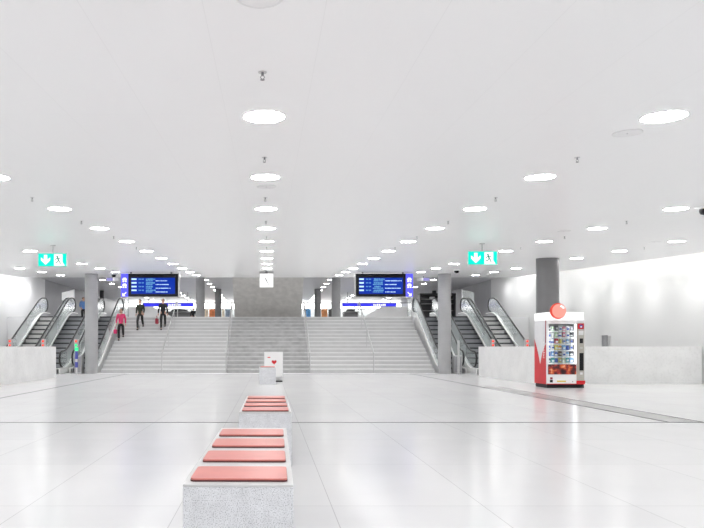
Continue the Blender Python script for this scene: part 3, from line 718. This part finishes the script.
for x in (-.03, 3.07, -3.09, 6.05, -6.05, 8.95, -8.95):
    k = 0; rn = rown[round(x / 3) * 3]
    for y in LY:
        u, v = proj(x, y, ceil_z(y))
        if not (-12 < u < 716 and v > -5):
            L = bpy.data.lights.new('hall lamp', 'AREA'); L.shape = 'DISK'; L.size = .32; L.energy = 33 * math.pi * .062 
            lo = bpy.data.objects.new('hall_lamp', L); COL.objects.link(lo); lo.location = (x, y, ceil_z(y) - .012); continue
        if y > 15:
            if PF is None: PF = lamp_variant(P); o = PF
            else: o = copy_tree(PF)
        else:
            o = P if not used else copy_tree(P); used = True
        o.location = (x, y, ceil_z(y)); o.rotation_euler.x = TILT
        o['label'] = 'round lit ceiling downlight, %s from the front in the %s' % (ORD[k], rn); k += 1
    for y in (-8.2, -6.0, -3.8, -1.6, .55, 2.78):
        L = bpy.data.lights.new('hall lamp', 'AREA'); L.shape = 'DISK'; L.size = .32; L.energy = 36 * math.pi * .062
        lo = bpy.data.objects.new('hall_lamp', L); COL.objects.link(lo); lo.location = (x, y, ceil_z(y) - .012)
# unseen lamps added past the lower ceiling's edge to light stairs and escalators
for x in (-9.6, -6.4, -3.6, 0, 3.6, 6.4, 9.6):
    for y in (31.0, 33.3):
        if x == 0 and y > 31.1: continue
        L = bpy.data.lights.new('hall lamp', 'AREA'); L.shape = 'DISK'; L.size = .3; L.energy = 10
        lo = bpy.data.objects.new('hall_lamp', L); COL.objects.link(lo); lo.location = (x, y, UC - .015)
# upper hall lights
t0 = thing('downlight', (0, 0, 0), 'x', 'downlight', 'downlights in the upper hall')
b = MB(); b.lathe(0, 0, [(.002, -.006), (.15, -.006)], M['lampup'], 24, cap=False); b.build('diffuser', t0, False)
b = MB(); b.lathe(0, 0, [(.15, -.001), (.15, -.008), (.165, -.008), (.165, -.001)], M['white'], 24, cap=False); b.build('trim_ring', t0, False)
used = False
for x, rn in ((-3.6, 'row left of the concrete slab'), (3.6, 'row right of the concrete slab'), (-6.4, 'row behind the left display'), (6.4, 'row behind the right display'), (-9.6, 'row behind the left grey column'), (9.6, 'row behind the right grey column')):
    k = 0
    for i in range(8):
        y = 37.7 + 2.3 * i
        o = t0 if not used else copy_tree(t0); used = True
        o.location = (x, y, UC); k += 1
        o['label'] = 'small upstairs downlight, %s from the front, %s' % (ORD[k - 1], rn)
# sprinklers
def sprinkler_proto():
    t = thing('sprinkler', (0, 0, 0), 'x', 'sprinkler', 'ceiling sprinklers')
    b = MB(); b.lathe(0, 0, [(.035, -.004), (.035, 0)], M['steel'], 16); b.build('ceiling_rose', t, False)
    b = MB(); b.tube([(0, 0, -.004), (0, 0, -.03)], .010, M['steeld'], 8); b.tube([(-.010, 0, -.03), (-.016, 0, -.045), (0, 0, -.06)], .0035, M['steeld'], 6); b.tube([(.010, 0, -.03), (.016, 0, -.045), (0, 0, -.06)], .0035, M['steeld'], 6); b.build('frame', t, False)
    b = MB(); b.lathe(0, 0, [(.018, -.063), (.018, -.06)], M['steeld'], 12); b.build('deflector', t, False)
    return t
P = sprinkler_proto(); used = False
for x in (-.035, 3.04, -3.15, 6.05, 9.0):
    k = 0
    for i in range(6):
        y = 4.1 + 2.29 * i; u, v = proj(x, y, ceil_z(y))
        if not (4 < u < 700 and v > 0): continue
        o = P if not used else copy_tree(P); used = True
        o.location = (x, y, ceil_z(y) + .001); o.scale = (.8, .8, .8)
        o['label'] = 'small ceiling sprinkler, %s from the front along the %s' % (ORD[k], rown[round(x / 3) * 3]); k += 1
used = False
for x, y, lb in ((-.04, 3.1, 'round white ceiling speaker at the top edge over the benches'), (3.04, 5.5, 'round ceiling speaker beside the largest downlight on the right'), (-.02, 7.9, 'round ceiling speaker just behind the second downlight over the benches'), (5.6, 12.3, 'round ceiling speaker before the second right row of downlights'), (8.5, 14.3, 'round ceiling speaker near the right wall')):
    t = thing('ceiling_speaker', (x, y, ceil_z(y)), lb, 'speaker', 'round ceiling speakers')
    b = MB(); b.lathe(0, 0, [(.105, -.002), (.105, -.008), (.118, -.008), (.118, 0)], M['white'], 32, cap=False); b.build('rim', t, False)
    b = MB(); b.lathe(0, 0, [(.001, -.006), (.105, -.006)], M['white'], 32, cap=False); b.build('grille', t, False)
    b = MB(); b.lathe(0, 0, [(.004, -.010), (.004, -.006)], M['steeld'], 8); b.build('screw', t, False)
    t.rotation_euler.x = TILT
def dome(x, y, r, label):
    t = thing('dome_camera', (x, y, ceil_z(y) - .002), label, 'camera')
    b = MB(); b.lathe(0, 0, [(r * 1.7, 0), (r * 1.7, -.012), (r * 1.1, -.03)], M['white'], 28); b.build('base_plate', t, False)
    b = MB(); b.lathe(0, 0, [(r, -.03), (r, -.03 - r * .45), (r * .8, -.03 - r * .85), (r * .3, -.03 - r * 1.05), (.003, -.03 - r * 1.06)], M['blackp'], 28); b.build('dome', t, False)
    t.rotation_euler.x = TILT
dome(6.37, 9.45, .085, 'black dome camera at the right edge of the ceiling')
dome(7.05, 24.3, .09, 'small black dome camera on the ceiling above the right escalators')
dome(-6.45, 27.2, .09, 'small black dome camera on the ceiling left of the left display')
for s, nm in ((-1, 'left'), (1, 'right')):
    x = s * 6.95; y = 29.0; z = 4.14
    t = thing('direction_sign', (x, y, z), 'small lavender lit sign hanging beyond the %s display' % nm, 'sign', 'small hanging signs')
    b = MB(); b.box(x - .27, x + .27, y, y + .08, z - .1, z + .06, M['silver'], .006); b.build('panel', t)
    b = MB(); xx = x - s * .02; b.box(min(xx, xx + s * .26), max(xx, xx + s * .26), y - .006, y - .001, z - .085, z + .045, M['picto'] if 0 else em('lit lavender', (.30, .28, .62), .6)); b.build('lit_field', t)
    b = MB(); xx = x - s * .10; b.box(min(xx, xx + s * .05), max(xx, xx + s * .05), y - .008, y - .002, z - .08, z + .05, M['lit']); b.build('bright_bar', t)
    b = MB(); b.tube([(x, y + .04, z + .06), (x, y + .04, ceil_z(y))], .02, M['steeld']); b.build('hanger', t)

# ------------------------------------------------------------------ upper hall things
def low_wall(s, label):
    pts = [(s * 7.35 if s > 0 else s * 7.45, 3.71), (s * 9.6, 3.71), (s * 9.6, UP), (s * 6.3, UP), (s * 6.3, 3.1)]
    b = MB(); b.prism(pts, 'y', 42, 42.3, M['white']); return tag(b.build('low_wall'), label, 'low wall')
low_wall(-1, 'white low wall with sloping end behind the people upstairs')
low_wall(1, 'white low wall with sloping end below the right display')
for s, x0, x1, nm in ((-1, -8.9, -5.3, 'left'), (1, 5.25, 9.1, 'right')):
    y = 46; xm = (x0 + x1) / 2
    t = thing('blue_sign_band', (xm, y, 3.98), 'long lit blue sign band upstairs below the %s display' % nm, 'sign', 'blue sign bands')
    b = MB(); b.box(x0, x1, y, y + .3, 3.96, 4.20, M['blackp']); b.build('housing', t)
    b = MB(); b.box(x0 + .02, x1 - .02, y - .012, y - .001, 3.97, 4.19, M['blue']); f_ = b.build('lit_face', t)
    b = MB(); x = (-7.05 if s < 0 else 7.45); 
    for i in range(7):
        b.box(x, x + .09, y - .02, y - .013, 4.01 , 4.15 - (.03 if i % 3 == 1 else 0), M['lit']); x += .13
    b.build('white_lettering', f_)
    for xx in (x0 + .4, x1 - .4):
        b = MB(); b.tube([(xx, y + .15, 4.2), (xx, y + .15, UC)], .02, M['steeld']); b.build('hanger', t)
for s, x0, x1, nm, z in ((-1, -8.0, -5.75, 'left', 4.0), (1, 5.85, 6.95, 'right', 4.0)):
    t = thing('kiosk_counter', ((x0 + x1) / 2, 50, UP), 'dark kiosk counter upstairs under the %s blue sign band' % nm, 'kiosk')
    b = MB(); b.box(x0, x1, 49.9, 51, UP, z - .25, M['coldark'], .06); b.build('body', t)
    b = MB(); b.box(x0 - .05, x1 + .05, 49.8, 51.1, z - .25, z - .18, M['steeld'], .02); b.build('top', t)
    b = MB(); b.ell(((x0 + x1) / 2, 50.5, z - .17), ((x1 - x0) * .32, .4, .26), M['black']); b.build('hood', t)
# dark shop shelving on the right, sign boards
t = thing('shop_shelving', (11.0, 42.6, UP), 'dark shop shelving upstairs between right column and escalators', 'shelving')
b = MB(); b.box(9.9, 12.25, 42.9, 43.0, UP, 4.6, M['black']); b.box(9.9, 10.0, 42.4, 42.9, UP, 4.6, M['black']); b.box(12.15, 12.25, 42.4, 42.9, UP, 4.6, M['black']); b.box(9.9, 12.25, 42.3, 42.9, 4.5, 4.6, M['black']); b.build('frame', t)
for z in (3.5, 3.95, 4.25):
    b = MB(); b.box(10.0, 12.15, 42.45, 42.9, z - .03, z, M['steeld']); b.build('shelf', t)
k = 0
for x, z, w, hh in ((10.9, 3.5, .16, .3), (11.2, 3.95, .2, .22), (11.55, 3.5, .12, .2), (11.75, 3.95, .15, .18), (10.6, 4.25, .3, .14)):
    lb = ['pale upright box on the lowest dark shop shelf', 'widest pale box on the middle dark shop shelf', 'small pale box on the lowest dark shop shelf', 'small pale box on the middle dark shop shelf', 'flat pale box on the top dark shop shelf'][k]; k += 1
    b = MB(); b.box(x, x + w, 42.5, 42.7, z, z + hh, M['silver'], .005); tag(b.build('shelf_box'), lb, 'box', 'boxes on the dark shelving')
for s, nm, m in ((-1, 'white board sign on a post at the head of left escalators', M['white']), (1, 'glass screen on a post at the head of right escalators', M['glassb'])):
    x = s * 11.25
    t = thing('board_sign' if s < 0 else 'glass_screen', (x, 36.5, UP), nm, 'sign' if s < 0 else 'glass screen')
    b = MB(); b.prism([(x - .33, 3.72 if s < 0 else 3.1), (x + .33, 3.72 if s < 0 else 3.1), (x + .33, 4.32 if s < 0 else 4.15), (x - .33, 4.15 if s < 0 else 4.32)], 'y', 36.5, 36.54, m); b.build('panel', t)
    b = MB(); b.tube([(x + .36 * (1 if s < 0 else -1), 36.52, UP), (x + .36 * (1 if s < 0 else -1), 36.52, 4.34)], .03, M['silver']); b.build('post', t)
# poster and goods in the far shop windows
post = [(-5.35, .36, 'pale cream', (.85, .72, .55), 'pale cream poster beside the thicker left upper column, far shop window'), (-4.82, .52, 'orange and red', (.80, .26, .10), 'orange and red poster in the far shop window on the left'), (-3.87, .22, 'cream', (.85, .74, .58), 'narrow cream poster right of the thin left upper column'), (-3.48, .42, 'grey blue', (.30, .38, .48), 'grey blue poster in the far shop window beside the slab'),
        (3.46, .46, 'bright blue', (.10, .34, .68), 'bright blue poster in the far shop window beside the slab'), (4.88, .52, 'orange', (.80, .34, .14), 'orange poster in the far shop window on the right'), (5.38, .3, 'dark', (.1, .1, .1), 'dark poster beside the thicker right upper column, far shop window')]
for x, w, nm, c, lb in post:
    t = thing('shop_poster', (x, 56.2, UP), lb, 'poster', 'posters in the far shops')
    b = MB(); b.box(x - w / 2, x + w / 2, 56.2, 56.24, 3.2, 4.38, pm('poster ' + nm, c, .5, var=.35, vscale=5)); b.build('sheet', t)
    b = MB(); b.box(x - w / 2, x + w / 2, 56.1, 56.35, UP, 3.2, M['greyp']); b.build('stand', t)

# ------------------------------------------------------------------ people
def skin_mesh(chains, extra=None):
    """chains: list of lists of (point, radius) sharing points by rounding -> evaluated skinned mesh (verts, faces)"""
    vs, es, rs, idx = [], [], [], {}
    for ch in chains:
        prev = None
        for p, r in ch:
            k = tuple(round(v, 4) for v in p)
            if k not in idx: idx[k] = len(vs); vs.append(p); rs.append(r)
            if prev is not None and prev != idx[k]: es.append((prev, idx[k]))
            prev = idx[k]
    me = bpy.data.meshes.new('skin'); me.from_pydata(vs, es, []); o = bpy.data.objects.new('skin', me); COL.objects.link(o)
    md = o.modifiers.new('s', 'SKIN'); md.use_smooth_shade = True
    sk = me.skin_vertices[0].data
    for i, r in enumerate(rs):
        rr = r if isinstance(r, tuple) else (r, r)
        sk[i].radius = rr; sk[i].use_root = (i == 0)
    sb = o.modifiers.new('b', 'SUBSURF'); sb.levels = 2; sb.render_levels = 2
    dg = bpy.context.evaluated_depsgraph_get(); dg.update()
    m2 = bpy.data.meshes.new_from_object(o.evaluated_get(dg))
    V = [v.co.copy() for v in m2.vertices]; Fs = [list(p.vertices) for p in m2.polygons]
    bpy.data.objects.remove(o); bpy.data.meshes.remove(me); bpy.data.meshes.remove(m2)
    return V, Fs
def person(loc, rz, hgt, label, top, legs, hair, footf, footb, armL, armR, longhair=False, skirt=False, lean=0):
    """local frame: faces -Y, feet at footf / footb (y, z), arms = list of elbow and wrist points"""
    k = hgt / 1.72
    t = thing('person', (0, 0, 0), label, 'person'); t['_o'] = (0, 0, 0)
    V3 = lambda x, y, z: (x * k, y * k, z * k)
    lz = lambda z: (z - .95) * lean
    pel = V3(0, 0, .95); sp = V3(0, lz(1.15), 1.15); ch = V3(0, lz(1.33), 1.33); nk = V3(0, lz(1.47) - .01, 1.47); hd0 = V3(0, lz(1.56) - .02, 1.55)
    hips = {s: V3(s * .09, 0, .90) for s in (-1, 1)}
    sh = {s: V3(s * .175, lz(1.40), 1.40) for s in (-1, 1)}
    ft = {-1: footf, 1: footb}; kn = {}; an = {}
    for s in (-1, 1):
        y, z = ft[s]; an[s] = V3(s * .10, y + .03, z + .08)
        kn[s] = V3(s * .105, y * .5 - .10, (z + .08 + .90) / 2 + .03)
    arms = {-1: [(p_[0] * .86, *p_[1:]) for p_ in armL], 1: [(p_[0] * .86, *p_[1:]) for p_ in armR]}
    chains = [[(pel, .11 * k), (sp, (.125 * k, .095 * k)), (ch, (.14 * k, .10 * k)), (nk, .052 * k), (hd0, .05 * k)]]
    for s in (-1, 1):
        chains.append([(pel, .11 * k), (hips[s], .085 * k), (kn[s], .055 * k), (an[s], .038 * k)])
        chains.append([(ch, .11 * k), (sh[s], .055 * k), (V3(*arms[s][0]), .038 * k), (V3(*arms[s][1]), .026 * k)])
    Vb, Fb = skin_mesh(chains)
    b = MB(); b.add(Vb, Fb, M['skin'], True)
    hx, hy, hz = 0, (lz(1.61) - .03) * k, 1.61 * k
    b.ell((hx, hy, hz), (.075 * k, .092 * k, .112 * k), M['skin'], 18, 14)
    b.ell((hx, hy - .094 * k, hz - .012 * k), (.013 * k, .018 * k, .026 * k), M['skin'], 8, 6)
    for s in (-1, 1):
        b.ell((hx + s * .030 * k, hy - .080 * k, hz + .012 * k), (.012 * k, .010 * k, .008 * k), M['eye'], 8, 6)
        b.ell((hx + s * .076 * k, hy + .005 * k, hz - .005 * k), (.012 * k, .022 * k, .032 * k), M['skin'], 8, 6)
    b.ell((hx, hy - .078 * k, hz - .055 * k), (.025 * k, .010 * k, .007 * k), M['lip'], 8, 6)
    for s in (-1, 1):                                        # hands with five fingers
        el, wr = Vector(V3(*arms[s][0])), Vector(V3(*arms[s][1])); d = (wr - el).normalized()
        sd = Vector((0, 1, 0)) - d * d.y; sd.normalize(); nn = d.cross(sd)
        b.tube([wr, wr + d * .03 * k, wr + d * .085 * k], [.022 * k, .034 * k, .030 * k], M['skin'], 8)
        for j, ln in enumerate((.062, .074, .070, .054)):
            base = wr + d * .082 * k + sd * (.024 - j * .016) * k
            b.tube([base, base + d * ln * .55 * k, base + d * ln * k - nn * s * .016 * k], [.0085 * k, .008 * k, .006 * k], M['skin'], 6)
        tb = wr + d * .03 * k - sd * .028 * k
        b.tube([tb, tb + (d * .6 - sd * .7) * .04 * k, tb + (d * .95 - sd * .7) * .062 * k], [.011 * k, .009 * k, .007 * k], M['skin'], 6)
    b.build('body', t)
    # clothes follow the same joints, slightly wider
    g = .016 * k
    cj = [[(V3(0, 0, .88), (.15 * k, .115 * k)), (sp, (.142 * k, .115 * k)), (ch, (.158 * k, .12 * k)), (V3(0, lz(1.44), 1.445), .075 * k)]]
    for s in (-1, 1):
        w = Vector(V3(*arms[s][0])).lerp(Vector(V3(*arms[s][1])), .92)
        cj.append([(ch, .12 * k), (sh[s], .072 * k), (V3(*arms[s][0]), .054 * k), (tuple(w), .040 * k)])
    Vj, Fj = skin_mesh(cj); b = MB(); b.add(Vj, Fj, top, True); b.build('jacket', t)
    ct = [[(V3(0, 0, .93), (.135 * k, .115 * k)), (V3(0, 0, 1.0), (.13 * k, .105 * k))]]
    for s in (-1, 1):
        w = Vector(kn[s]).lerp(Vector(an[s]), .93)
        ct.append([(V3(0, 0, .93), .11 * k), (hips[s], .10 * k), (kn[s], .074 * k), (tuple(w), .058 * k)])
    Vt, Ft = skin_mesh(ct); b = MB(); b.add(Vt, Ft, legs, True); b.build('trousers', t)
    for s in (-1, 1):
        y, z = ft[s]
        b = MB(); b.ell((s * .10 * k, (y - .03) * k, (z + .045) * k), (.048 * k, .125 * k, .045 * k), M['blackc'], 12, 8); b.build('shoe', t)
    b = MB(); b.ell((hx, hy + .022 * k, hz + .028 * k), (.086 * k, .092 * k, .102 * k), hair, 16, 12)
    if longhair: b.ell((hx, hy + .065 * k, hz - .07 * k), (.075 * k, .05 * k, .14 * k), hair, 14, 10)
    b.build('hair', t)
    t.location = loc; t.rotation_euler.z = rz
    return t
def stair_z(y): 
    return max(0, min(NR, int((y - Y0) / TR + 1))) * RH
def on_step(i): return Y0 + (i + .5) * TR, (i + 1) * RH
def wlk(h, stride=1): return (TR * -.5 / (h / 1.72) * 1, 0)
def descending(x, step, h, rz, label, **kw):
    """front foot on the given step, rear foot one step higher"""
    k = h / 1.72; y, z = on_step(step)
    return person((x, y + TR * .5, z), rz, h, label, footf=(-TR * .5 / k, 0), footb=(TR * .5 / k, RH / k), **kw)
descending(-6.82, 7, 1.48, .12, 'person in a pink jacket and black trousers walking down the stairs', top=M['pink'], legs=M['blackc'], hair=M['hairbr'],
           armL=[(-.26, -.02, 1.14), (-.27, -.12, .92)], armR=[(.27, .10, 1.15), (.27, .04, .92)], longhair=True, lean=.0)
descending(-6.12, 10, 1.47, -.1, 'person in dark olive clothes walking down near the stair top', top=M['dgreen'], legs=M['blackc'], hair=M['hairb'],
           armL=[(-.26, .06, 1.15), (-.28, .02, .92)], armR=[(.27, -.04, 1.15), (.28, -.16, .95)], lean=-.04)
descending(-5.03, 10, 1.50, .15, 'person in black jacket carrying a dark red bag down the stairs', top=M['blackc'], legs=M['blackc'], hair=M['hairb'],
           armL=[(-.27, -.05, 1.14), (-.30, -.12, .90)], armR=[(.26, .08, 1.15), (.27, .02, .92)], lean=-.05)
def bag(x, y, z, m, label, w=.17, hh=.26):
    t = thing('hand_bag', (x, y, z), label, 'bag')
    b = MB(); b.box(x - .06, x + .06, y - w, y + w, z, z + hh, m, .03); b.build('body', t)
    b = MB(); b.tube([(x, y - w * .6, z + hh - .01)] + [(x, y - w * .6 * math.cos(a), z + hh + .13 * math.sin(a)) for a in [math.pi * i / 8 for i in range(1, 8)]] + [(x, y + w * .6, z + hh - .01)], .009, m, 8); b.build('strap', t)
y7, z7 = on_step(7); y11, z11 = on_step(10)
bag(-7.05, y7 + .03, z7 + .33, M['pink'], 'pink bag in the hand of the person in pink', .14, .2)
bag(-5.30, y11 + .02, z11 + .30, M['maroon'], 'dark red bag in the hand of the person in black')
person((-11.45, 40.3, UP), .5, 1.58, 'person in a blue shirt at the top of the left escalators', top=M['bluec'], legs=M['blackc'], hair=M['hairbr'], footf=(-.08, 0), footb=(.10, 0),
       armL=[(-.27, -.04, 1.15), (-.24, -.22, 1.02)], armR=[(.27, .04, 1.15), (.27, -.10, .95)])
person((-5.55, 48.3, UP), .2, 1.42, 'dark haired person upstairs beside the left upper column', top=M['blackc'], legs=M['blackc'], hair=M['hairb'], footf=(-.06, 0), footb=(.06, 0),
       armL=[(-.26, .0, 1.15), (-.27, -.06, .92)], armR=[(.26, .0, 1.15), (.27, -.06, .92)])

# ------------------------------------------------------------------ light from the cove beside the walls
for s, nm in ((-1, 'left'), (1, 'right')):
    for i in range(14):
        y = 8.6 + 2.2 * i
        if y > 37: break
        zc = (ceil_z(y) + .14) if y < CE - .5 else 4.85
        L = bpy.data.lights.new('wall washer', 'SPOT'); L.energy = 42 if y < 29 else 34; L.spot_size = R(62 if y < 29 else 115); L.spot_blend = 1; L.shadow_soft_size = .12
        o = bpy.data.objects.new('wall_washer_lamp', L); COL.objects.link(o); o.location = (s * 12.2, y, zc)
        d = Vector((s * .65, 0, -1.9)); o.rotation_euler = d.to_track_quat('-Z', 'Y').to_euler()
    ya, yb = 8.0, CE - .3
    t = thing('cove_light', (s * 11.42, (ya + yb) / 2, ceil_z(ya) + .1), 'long lit tube in the ceiling slot along the %s wall' % nm, 'light tube')
    b = MB(); b.tube([(s * 11.42, ya, ceil_z(ya) + .12), (s * 11.42, yb, ceil_z(yb) + .12)], .03, M['cove'], 8); b.build('tube', t)
    b = MB(); b.tube([(s * 11.9, CE + .1, 4.86), (s * 11.9, 34.7, 4.86)], .03, M['rearfill'], 8); b.build('added_fill_tube', t)  # unseen tube added above the ceiling edge to brighten the rear side wall
    b = MB(); b.tube([(s * 11.36, ya, ceil_z(ya) + .20), (s * 11.36, yb, ceil_z(yb) + .20)], .02, M['white'], 6); b.build('fitting', t)

# ------------------------------------------------------------------ world, camera, view
w = bpy.data.worlds.new('World'); SC.world = w; w.use_nodes = True
w.node_tree.nodes['Background'].inputs[0].default_value = (.9, .92, 1, 1); w.node_tree.nodes['Background'].inputs[1].default_value = .3
cam = bpy.data.cameras.new('Camera'); co = bpy.data.objects.new('Camera', cam); COL.objects.link(co)
co.location = (0, 0, H); co.rotation_euler = (R(90), 0, 0)
cam.sensor_width = 36; cam.sensor_fit = 'HORIZONTAL'; cam.lens = 650 / 704 * 36
cam.shift_x = 84 / 704; cam.shift_y = 83 / 704; cam.clip_end = 200
SC.camera = co
for o in bpy.data.objects:
    if '_o' in o: del o['_o']
SC.view_settings.view_transform = 'Standard'; SC.view_settings.look = 'None'; SC.view_settings.gamma = 1; SC.view_settings.exposure = .88
SC.view_settings.use_curve_mapping = False
SC.cycles.max_bounces = 16; SC.cycles.diffuse_bounces = 10; SC.cycles.glossy_bounces = 6; SC.cycles.transparent_max_bounces = 24
SC.cycles.sample_clamp_indirect = 6; SC.cycles.use_denoising = True
